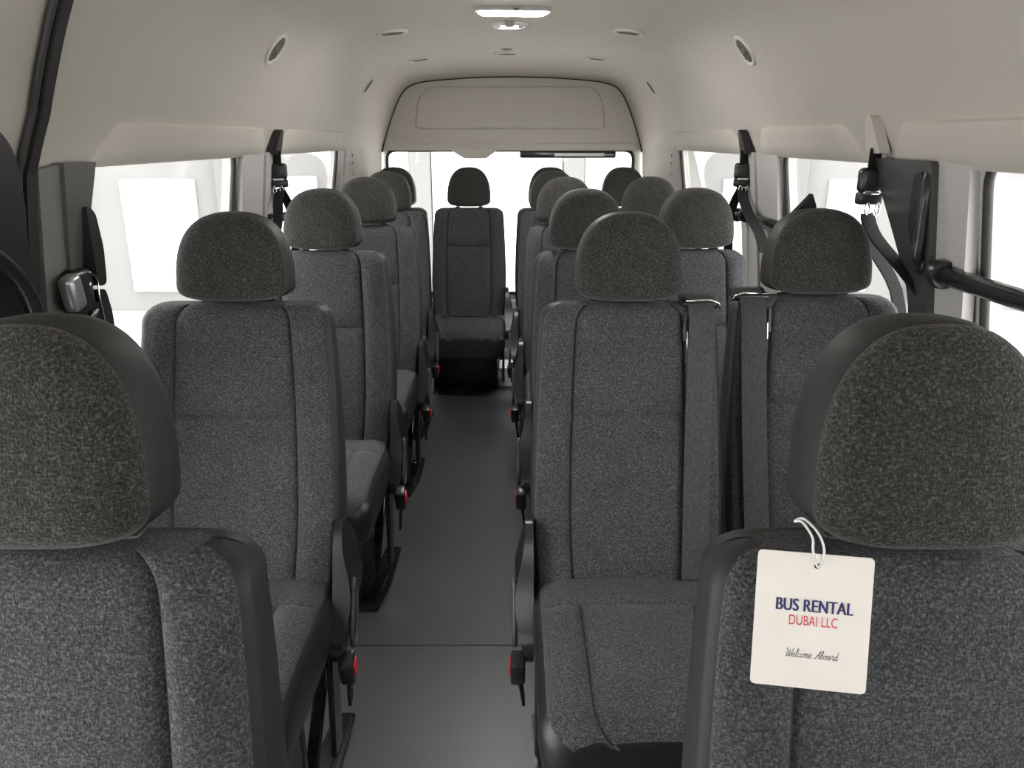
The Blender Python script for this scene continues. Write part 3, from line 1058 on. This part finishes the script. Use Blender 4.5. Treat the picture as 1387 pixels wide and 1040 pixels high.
# opposite pillar: dark cover, grey return
trim_no += 1
pr_ = structure(thing('trim_%d' % trim_no, 'dark pillar cover on the bar side with a moulded grip', None, (0.78, 1.5, 0.6)))
org = Vector(pr_.location)
wall_panel(round_poly([(1.400, 0.55), (1.50, 0.55), (1.505, 0.93), (1.560, 1.02), (1.660, 1.172), (1.420, 1.172)], [.01, .01, .05, .08, .004, .01]), 1, 0.030, 0.034, 'plastic_soft', 'cover', pr_, org)
wall_panel(round_poly([(1.318, 0.55), (1.402, 0.55), (1.422, 1.172), (1.322, 1.168)], 0.004), 1, 0.016, 0.020, 'pillar_grey', 'return_panel', pr_, org)
wall_panel(round_poly([(1.432, 0.99), (1.470, 0.985), (1.500, 1.06), (1.472, 1.150), (1.442, 1.155)], 0.02), 1, 0.034, 0.006, 'rubber', 'grip_recess', pr_, org, 0.002)

grip = thing('assist_grip', 'black curved grip handle on the dark pillar above the guard bar', 'handle', (0.735, 1.43, 1.0))
tube('bar', [Vector(p) - Vector(grip.location) for p in catmull([(0.772, 1.445, 1.158), (0.750, 1.436, 1.150), (0.744, 1.428, 1.115), (0.744, 1.430, 1.075), (0.746, 1.432, 1.035), (0.748, 1.434, 1.000), (0.772, 1.438, 0.985)], 6)], 0.0105, 'plastic', grip, 12)
for z, y in ((1.157, 1.446), (0.984, 1.438)):
    rbox('mount', (0.016, 0.034, 0.030), Vector((0.752 + (1.157 - z) * 0.05, y, z)) - Vector(grip.location), 'plastic', grip, 0.006)

# other pillars between the side windows: slim grey covers
for side, a, b in ((-1, 2.275, 2.60), (1, 2.312, 2.68)):
    trim_no += 1
    po = structure(thing('trim_%d' % trim_no, 'grey pillar cover between two side windows', None, (side * 0.78, (a + b) / 2, 0.6)))
    org = Vector(po.location)
    wall_panel(round_poly([(a, 0.55), (b, 0.55), (b + 0.012, 1.17), (a - 0.008, 1.17)], 0.02), side, 0.014, 0.016, 'pillar_grey', 'cover', po, org, 0.005)
    wall_panel(round_poly([(a + 0.16, 0.55), (b - 0.04, 0.55), (b - 0.02, 1.17), (a + 0.19, 1.17)], 0.012), side, 0.022, 0.010, 'pillar_grey', 'raised_panel', po, org, 0.004)

# door seal that climbs the side and follows the roof
trim_no += 1
pts = [(-wall_x(z) + 0.012, 1.255, z) for z in (0.60, 0.75, 0.9, 1.05, 1.15)]
for x, z in PM[::-1]:
    if 1.17 < z < 1.43:
        pts.append((-x + 0.010, 1.255 - max(0, z - 1.25) * 0.25, z - 0.004))
structure(ribbon('trim_%d' % trim_no, catmull(pts, 3), (0, 1, 0), 0.024, 0.014, 'rubber'), 'black rubber seal of the sliding door running up to the roof')
trim_no += 1
pts2 = [(p[0] - 0.003, p[1] - 0.018, p[2]) for p in pts]
structure(tube('trim_%d' % trim_no, catmull(pts2, 3), 0.006, 'plastic_soft'), 'dark grey bead beside the sliding door seal')

# black padded door edge and its bent handrail
trim_no += 1
dp = structure(thing('trim_%d' % trim_no, 'black padded door-edge panel with rounded top', None, (-0.78, 1.1, 0.6)))
org = Vector(dp.location)
wall_panel(round_poly([(1.06, 0.5), (1.220, 0.5), (1.220, 1.12), (1.195, 1.20), (1.14, 1.235), (1.06, 1.235)], [.01, .02, .05, .05, .06, .02]), -1, 0.030, 0.034, 'skirt', 'pad', dp, org, 0.012)
hr_ = thing('handrail', 'black bent tube handrail at the sliding door', 'handrail', (-0.74, 1.13, 0.75))
tube('rail', [Vector(p) - Vector(hr_.location) for p in catmull([(-0.735, 0.98, 1.10), (-0.735, 1.06, 1.075), (-0.735, 1.125, 1.035), (-0.735, 1.165, 0.98), (-0.738, 1.180, 0.90), (-0.740, 1.182, 0.75)], 6)], 0.0125, 'steel_black', hr_, 12)
rbox('foot_bracket', (0.05, 0.04, 0.03), Vector((-0.757, 1.182, 0.76)) - Vector(hr_.location), 'steel_black', hr_, 0.006)

# guard bars along the windows
def guard_bar(label, side, ya, yb, z, flanges, r=0.014):
    t = thing('guard_bar', label, 'bar', (side * 0.764, (ya + yb) / 2, z), 0, 'window guard bars')
    org = Vector(t.location)
    tube('bar', [Vector((side * 0.764, y, z)) - org for y in (ya, (ya + yb) / 2, yb)], r, 'steel_black', t, 14)
    for y in flanges:
        v, f = lathe_geo([(0.0001, -0.016), (r + 0.007, -0.016), (r + 0.009, -0.012), (r + 0.009, 0.012), (r + 0.007, 0.016), (0.0001, 0.016)], 16)
        o = obj('flange', mesh('flange', v, f, 'plastic'), t)
        o.data.set_sharp_from_angle(angle=math.radians(40))
        o.rotation_euler = (math.radians(90), 0, 0)
        o.location = Vector((side * 0.764, y, z)) - org
        rbox('bracket', (0.055, 0.030, 0.040), Vector((side * 0.786, y, z)) - org, 'grey_metal', t, 0.005)
    return t


guard_bar('thick black guard bar beside the dark pillar cover with the grip', 1, 0.35, 1.395, 0.980, (0.42, 1.375), 0.0165)
guard_bar('black guard bar crossing behind the second-row window headrest', 1, 2.06, 2.60, 0.972, (2.07, 2.585))
guard_bar('black guard bar across the rear side window of the paired seats', 1, 2.66, 3.60, 0.965, (2.68, 3.58))
guard_bar('black guard bar at the rear side window of the single seats', -1, 2.47, 3.56, 0.962, (2.50, 3.54))


# ------------------------------------------------------------------ hanging seat belts
def hanging_belt(label, side, y, za, cover_mat, runs, buckle_z=1.09, sc=1.0, xin=0.738):
    X = side * xin
    t = thing('seat_belt', label, 'seat belt', (X, y, buckle_z), 0, 'seat belts hanging from the pillars')
    org = Vector(t.location)
    # anchor cover: tapering wedge on the header
    ol = round_poly([(-0.034 * sc, -0.040), (0.034 * sc, -0.040), (0.012 * sc, 0.030), (-0.014 * sc, 0.034)], [.006, .006, .012, .012], 4)
    bm = prism_bm(ol, 0.022, lambda a, b, d: Vector((X - side * 0.006 + side * d - side * 0.012 + side * (-b) * 0.28, y + a, za + b)) - org, 0.005)
    obj('anchor_cover', bm_mesh('anchor_cover', bm, cover_mat, True, 45), t)
    ribbon('upper_strap', [Vector((X, y, za - 0.03)) - org, Vector((X, y, (za + buckle_z) / 2)) - org, Vector((X, y, buckle_z + 0.02)) - org], (1, 0.45 * side, 0), 0.034 * sc, 0.003, 'webbing_dark', t)
    # tongue stack: two plastic bodies with a bright plate between and the metal hooks below
    rbox('tongue_body', (0.050 * sc, 0.030, 0.050), (-side * 0.004, 0, 0.014), 'plastic', t, 0.010, 3)
    rbox('tongue_plate', (0.034 * sc, 0.034, 0.008), (-side * 0.004, -0.001, -0.010), 'chrome', t, 0.002, 1)
    rbox('tongue_cap', (0.052 * sc, 0.028, 0.026), (-side * 0.002, 0.002, -0.022), 'plastic', t, 0.006, 2)
    for dy in (-0.010, 0.012):
        tube('hook', catmull([(dy * sc, -0.014, -0.030), ((dy - 0.005) * sc, -0.015, -0.042), (dy * sc, -0.015, -0.054), ((dy + 0.006) * sc, -0.014, -0.042)], 4, True), 0.0018, 'chrome', t, 6, True)
    for run in runs:
        ribbon('lower_strap', catmull([Vector(p) - org for p in run], 4), (1, 0.4 * side, 0.1), 0.034 * sc, 0.003, 'webbing_dark', t)
    return t


hanging_belt('seat belt hanging from a pale wedge cover at the dark pillar with the grip', 1, 1.640, 1.222, 'ceiling',
             [[(0.738, 1.64, 1.06), (0.742, 1.60, 1.02), (0.765, 1.50, 0.96), (0.800, 1.43, 0.89), (0.812, 1.40, 0.80)],
              [(0.738, 1.645, 1.06), (0.760, 1.635, 0.99), (0.800, 1.60, 0.91), (0.812, 1.56, 0.80)]], 1.115, 0.95)
hanging_belt('black seat belt hanging at the middle pillar beside the third-row window seat', 1, 2.560, 1.205, 'rubber',
             [[(0.738, 2.56, 1.06), (0.728, 2.50, 1.03), (0.718, 2.38, 0.985), (0.718, 2.28, 0.95), (0.722, 2.22, 0.90)],
              [(0.738, 2.565, 1.06), (0.715, 2.57, 1.0), (0.712, 2.58, 0.93), (0.72, 2.585, 0.80)]], 1.098)
hanging_belt('black seat belt hanging at the pillar between the single seats\' windows', -1, 2.530, 1.205, 'rubber',
             [[(-0.738, 2.53, 1.06), (-0.728, 2.47, 1.02), (-0.72, 2.42, 0.96), (-0.735, 2.37, 0.85)],
              [(-0.738, 2.535, 1.06), (-0.715, 2.55, 1.0), (-0.712, 2.57, 0.93), (-0.72, 2.59, 0.80)]], 1.098)

# stowed belt and buckle at the sliding-door pillar
sb = thing('seat_belt', 'grey belt buckle stowed low on the dark pillar by the sliding door', 'seat belt', (-0.752, 1.305, 0.93), 0)
rbox('buckle', (0.026, 0.040, 0.062), (0.004, 0.0, 0.030), 'grey_metal', sb, 0.010, 3, (0.18, 0, 0))
rbox('buckle_shell', (0.030, 0.062, 0.085), (-0.008, 0.040, 0.022), 'plastic', sb, 0.012, 3)
tube('latch_loop', catmull([(0.010, -0.020, -0.006), (0.014, -0.026, -0.034), (0.012, -0.008, -0.052), (0.008, 0.012, -0.050)], 5), 0.008, 'plastic_soft', sb, 10)
tube('latch_bar', catmull([(0.012, 0.004, -0.030), (0.014, 0.030, -0.018), (0.010, 0.056, -0.012)], 5), 0.0045, 'chrome', sb, 8)
ribbon('webbing', catmull([(0.0, 0.045, 0.0), (0.002, 0.045, -0.06), (0.0, 0.050, -0.14), (-0.004, 0.055, -0.24)], 5), (0.3, 1, 0), 0.050, 0.008, 'webbing_dark', sb)
tube('edge_wire', catmull([(0.010, 0.050, 0.058), (0.010, 0.074, 0.040), (0.010, 0.072, 0.005), (0.010, 0.078, -0.05), (0.008, 0.072, -0.10)], 5), 0.0016, 'chrome', sb, 6)
for z in (0.035, -0.07):
    rbox('stud', (0.004, 0.010, 0.010), (0.009, 0.052, z), 'chrome', sb, 0.002, 1)

# folded seat standing edge-on against the side window by that pillar
fs = thing('folded_seat', 'black folded jump seat seen edge-on between pillar and side window', 'seat', (-0.772, 1.408, 0.0))
bm = prism_bm(round_poly([(-0.018, 0.955), (0.012, 0.955), (0.020, 1.02), (0.010, 1.085), (-0.018, 1.10)], 0.012, 4), 0.045, lambda a, b, d: (d - 0.02, a, b), 0.010)
obj('headrest', bm_mesh('headrest', bm, 'skirt', True, 50), fs)
bm = prism_bm(round_poly([(-0.020, 0.42), (0.010, 0.42), (0.016, 0.90), (0.004, 0.948), (-0.02, 0.950)], 0.012, 4), 0.05, lambda a, b, d: (d - 0.025, a, b), 0.010)
obj('backrest', bm_mesh('backrest', bm, 'skirt', True, 50), fs)
rbox('folded_cushion', (0.045, 0.030, 0.36), (0.0, 0.032, 0.62), 'skirt', fs, 0.012, 3)
rbox('stand', (0.04, 0.04, 0.44), (0.0, 0.0, 0.222), 'steel_black', fs, 0.004, 1)

# ------------------------------------------------------------------ roof fittings
def on_ceiling(o, x, y, lift=0.0):
    p, n = ceil_point(x, y)
    zax = n
    yax = Vector((0, 1, 0))
    xax = yax.cross(zax).normalized()
    mat = Matrix((xax, yax, zax)).transposed().to_4x4()
    mat.translation = p + n * lift
    o.matrix_world = mat


def air_vent(label, x, y, r=0.050):
    t = thing('air_vent', label, 'air vent', group='round ceiling air vents')
    on_ceiling(t, x, y)
    v, f = lathe_geo([(r, -0.002), (r, 0.004), (r * 0.93, 0.0075), (r * 0.80, 0.007), (r * 0.74, 0.003), (r * 0.74, -0.002)], 36)
    obj('bezel', cached(('bezel', r), lambda: mesh('bezel', v, f, 'trim_light')), t)
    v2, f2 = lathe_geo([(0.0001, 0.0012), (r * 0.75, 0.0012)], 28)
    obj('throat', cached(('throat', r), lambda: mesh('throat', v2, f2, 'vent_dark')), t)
    for k in (-2, -1, 0, 1, 2):
        q = k * r * 0.25
        L = 2 * math.sqrt(max(0.0001, (r * 0.73) ** 2 - q * q))
        me = cached(('slat', r, k), lambda: bm_mesh('slat', rbox_bm((L, 0.0045, 0.004), (0, q, 0.0042), 0.001, 1, None), 'vent_dark', True, 40))
        obj('slat', me, t)
    v3, f3 = lathe_geo([(0.0001, 0.009), (r * 0.16, 0.0085), (r * 0.20, 0.006), (r * 0.20, 0.001)], 16)
    obj('hub', cached(('hub', r), lambda: mesh('hub', v3, f3, 'vent_dark')), t)
    return t


air_vent('round vent on the sloping roof side above the single seats, toward the front', -0.625, 2.215, 0.047)
air_vent('round vent on the sloping roof side above the paired seats, toward the front', 0.625, 2.245, 0.047)
air_vent('round vent on the sloping roof side above the single seats, near the tailgate', -0.628, 3.60, 0.047)
air_vent('round vent on the sloping roof side above the paired seats, near the tailgate', 0.628, 3.72, 0.047)
air_vent('round vent in the flat roof beside the lamps, single-seat side', -0.400, 2.82, 0.052)
air_vent('round vent in the flat roof beside the lamps, paired-seat side', 0.388, 2.82, 0.052)
air_vent('round vent in the flat roof near the tailgate, single-seat side', -0.408, 3.72, 0.052)
air_vent('round vent in the flat roof near the tailgate, paired-seat side', 0.378, 3.72, 0.052)
air_vent('round vent on the roof centreline near the tailgate', -0.022, 3.69, 0.056)

lamp = thing('dome_lamp', 'wide lit roof lamp with white diffuser on the headliner', 'lamp')
on_ceiling(lamp, 0.002, 2.49)
fo = round_poly([(-0.112, -0.055), (0.112, -0.055), (0.100, 0.055), (-0.100, 0.055)], 0.016, 4)
obj('frame', bm_mesh('frame', prism_bm(fo, 0.014, lambda a, b, d: (a, b, d - 0.004), 0.004), 'pillar_grey', True, 40), lamp)
do = round_poly([(-0.100, -0.044), (0.100, -0.044), (0.090, 0.046), (-0.090, 0.046)], 0.02, 4)
obj('diffuser', bm_mesh('diffuser', prism_bm(do, 0.008, lambda a, b, d: (a, b, d + 0.004), 0.002), 'diffuser', True, 40), lamp)
rbox('switch', (0.018, 0.010, 0.006), (-0.01, -0.060, 0.008), 'vent_dark', lamp, 0.002, 1)

spot = thing('reading_lamp', 'small round roof lamp with lit centre behind the wide lamp', 'lamp')
on_ceiling(spot, -0.008, 2.79)
v, f = lathe_geo([(0.062, -0.002), (0.062, 0.004), (0.056, 0.010), (0.046, 0.010), (0.042, 0.005), (0.0001, 0.005)], 40)
obj('bezel', mesh('bezel', v, f, 'trim_light'), spot)
rbox('lens', (0.052, 0.060, 0.006), (0, 0, 0.0075), 'diffuser', spot, 0.002, 2)
for s in (-1, 1):
    rbox('side_vent', (0.014, 0.040, 0.004), (s * 0.036, 0, 0.0075), 'rubber', spot, 0.001, 1)
rbox('bracket', (0.030, 0.030, 0.020), (0, -0.075, 0.008), 'vent_dark', spot, 0.004, 2)
for s in (-1, 1):
    rbox('bracket_pin', (0.005, 0.024, 0.022), (s * 0.012, -0.076, 0.009), 'grey_metal', spot, 0.001, 1)
sw = thing('roof_switch', 'tiny flat switch on the headliner ahead of the centreline vent', 'switch')
on_ceiling(sw, -0.022, 3.52)
rbox('plate', (0.045, 0.030, 0.006), (0, 0, 0.001), 'vent_dark', sw, 0.002, 1)
rbox('rocker', (0.020, 0.016, 0.004), (0, 0, 0.005), 'vent_dark', sw, 0.001, 1)

# ------------------------------------------------------------------ hang tag on the front seat
card_c = Vector((0.2315, 0.516, 0.8545))
up = Vector((0, 0.26, 0.965)).normalized()
right = Vector((1, 0, 0))
nrm = right.cross(up).normalized()
roll = math.radians(-2.8)
yaw = math.radians(8.0)      # the card hangs with its far edge swung out a little
right, nrm = right * math.cos(yaw) + nrm * math.sin(yaw), nrm * math.cos(yaw) - right * math.sin(yaw)
r2 = right * math.cos(roll) + up * math.sin(roll)
u2 = -right * math.sin(roll) + up * math.cos(roll)
ht = thing('hang_tag', 'cream card tag with blue and red lettering hung from the front-row seat', 'tag')
mw = Matrix((r2, u2, nrm)).transposed().to_4x4()
mw.translation = card_c
ht.matrix_world = mw
CW, CH = 0.0860, 0.1060
v2, f2 = filled_2d(round_poly([(-CW / 2, -CH / 2), (CW / 2, -CH / 2), (CW / 2, CH / 2), (-CW / 2, CH / 2)], 0.004, 4),
                   [[(0.0012 + 0.0022 * math.cos(k * math.pi / 6), CH / 2 - 0.0095 + 0.0022 * math.sin(k * math.pi / 6)) for k in range(12)]])
card = obj('card', mesh('card', [(a, b, 0) for a, b in v2], f2, 'card', False), ht)
so = card.modifiers.new('thickness', 'SOLIDIFY'); so.thickness = 0.0012; so.offset = 0.0


def lettering(text, size, x, y, mat, bold=0.0, shear=0.0, width=None, space=1.0):
    cu = bpy.data.curves.new('lettering', 'FONT')
    cu.body = text
    cu.size = size
    cu.align_x = 'CENTER'
    cu.align_y = 'CENTER'
    cu.shear = shear
    cu.space_character = space
    o = bpy.data.objects.new('lettering', cu)
    COL.objects.link(o)
    dg = bpy.context.evaluated_depsgraph_get()
    me = bpy.data.meshes.new_from_object(o.evaluated_get(dg))
    bpy.data.objects.remove(o)
    bpy.data.curves.remove(cu)
    xs = [v.co.x for v in me.vertices]
    yc = [v.co.y for v in me.vertices]
    k = (width / (max(xs) - min(xs))) if width else 1.0
    xm, ym = (max(xs) + min(xs)) / 2, (max(yc) + min(yc)) / 2
    for v in me.vertices:
        v.co.x = (v.co.x - xm) * k
        v.co.y = (v.co.y - ym)
    if bold:          # heavier strokes: the same glyphs laid twice, a hair apart
        bm = bmesh.new()
        for q in (-1, -0.33, 0.33, 1):
            k0 = len(bm.verts)
            bm.from_mesh(me)
            bm.verts.ensure_lookup_table()
            for v in bm.verts[k0:]:
                v.co.x += q * bold
                v.co.z += 0.00002 * q
        bm.to_mesh(me); bm.free()
    me.materials.clear()
    me.materials.append(M[mat])
    return obj('lettering', me, ht, (x, y, 0.0010))


lettering('BUS RENTAL', 0.0138, 0.0012, 0.0122, 'ink_navy', bold=0.00042, width=0.0565, space=1.04)['label'] = 'navy bold words BUS RENTAL'
lettering('DUBAI LLC', 0.0112, 0.0010, 0.0004, 'ink_red', width=0.0360)['label'] = 'red words DUBAI LLC'
SCRIPT = {
    'W': (1.5, [[(-.1, 1.7), (.1, 2), (.25, 1.8), (.25, .6), (.4, 0), (.7, .9), (.85, 1.7), (.8, .8), (.95, 0), (1.3, .9), (1.45, 1.9), (1.65, 2)]]),
    'A': (1.2, [[(-.1, .15), (.15, 0), (.5, .8), (.9, 2), (.9, 1), (1.0, 0)], [(.25, .75), (.6, .85), (1.1, .8)]]),
    'e': (.75, [[(0, .3), (.5, .6), (.55, .9), (.3, 1), (.05, .6), (.15, .1), (.45, 0), (.8, .3)]]),
    'l': (.6, [[(0, .2), (.4, 1.2), (.45, 1.9), (.25, 2), (.15, 1.2), (.2, .2), (.4, 0), (.65, .25)]]),
    'c': (.7, [[(.55, .85), (.35, 1), (.08, .6), (.15, .1), (.4, 0), (.75, .3)]]),
    'o': (.8, [[(.4, 1), (.1, .7), (.1, .2), (.35, 0), (.6, .3), (.6, .75), (.4, 1), (.55, .85), (.85, .85)]]),
    'm': (1.1, [[(0, .8), (.12, 1), (.15, .5), (.12, 0), (.2, .7), (.4, 1), (.5, .7), (.47, 0), (.55, .7), (.75, 1), (.87, .7), (.85, .15), (.95, 0), (1.15, .25)]]),
    'a': (.85, [[(.55, .85), (.35, 1), (.08, .6), (.12, .1), (.35, 0), (.55, .5), (.6, .95), (.57, .3), (.65, 0), (.9, .25)]]),
    'r': (.75, [[(0, .2), (.2, .9), (.25, 1.1), (.3, .9), (.55, .92), (.5, .4), (.6, 0), (.85, .25)]]),
    'b': (.75, [[(0, .2), (.3, 1.2), (.35, 1.9), (.2, 2), (.12, 1.2), (.12, .2), (.3, 0), (.55, .3), (.5, .8), (.3, .9), (.55, .8), (.8, .85)]]),
    'd': (.85, [[(.55, .85), (.35, 1), (.08, .6), (.12, .1), (.35, 0), (.55, .5), (.65, 2), (.6, 1), (.6, .2), (.7, 0), (.95, .25)]]),
}


def script_words(text, width, x, y, mat, r):
    total = sum(SCRIPT[c][0] if c in SCRIPT else 0.65 for c in text)
    k = width / total
    verts, faces, pen = [], [], 0.0
    for c in text:
        if c not in SCRIPT:
            pen += 0.65
            continue
        adv, strokes = SCRIPT[c]
        for st in strokes:
            pts = catmull([((pen + a + b * 0.28 - total / 2) * k, (b - 0.8) * k, 0.0) for a, b in st], 4)
            v, f = tube_geo(pts, r, 5)
            n = len(verts)
            verts += [Vector((p.x, p.y, p.z * 0.3)) for p in v]
            faces += [tuple(q + n for q in ff) for ff in f]
        pen += adv
    return obj('lettering', mesh('lettering', verts, faces, mat), ht, (x, y, 0.0008))


script_words('Welcome Aboard', 0.0390, 0.0010, -0.0262, 'ink_grey', 0.00024)['label'] = 'grey script words Welcome Aboard'
# string loop from the hole over the shoulder of the seat
inv = mw.inverted()
hole = Vector((0.0012, CH / 2 - 0.0095, 0.0))
L = [hole + Vector((0, 0, 0.002)), hole + Vector((-0.0045, 0.012, 0.004)), hole + Vector((-0.0050, 0.022, 0.001)),
     hole + Vector((-0.0105, 0.031, -0.010)), hole + Vector((-0.0150, 0.030, -0.016)), hole + Vector((-0.0090, 0.033, -0.014)),
     hole + Vector((-0.0010, 0.026, -0.002)), hole + Vector((0.0035, 0.015, 0.003)), hole + Vector((0.0030, 0.004, 0.003))]
tube('string', catmull(L, 6, True), 0.0010, 'string', ht, 8, True)
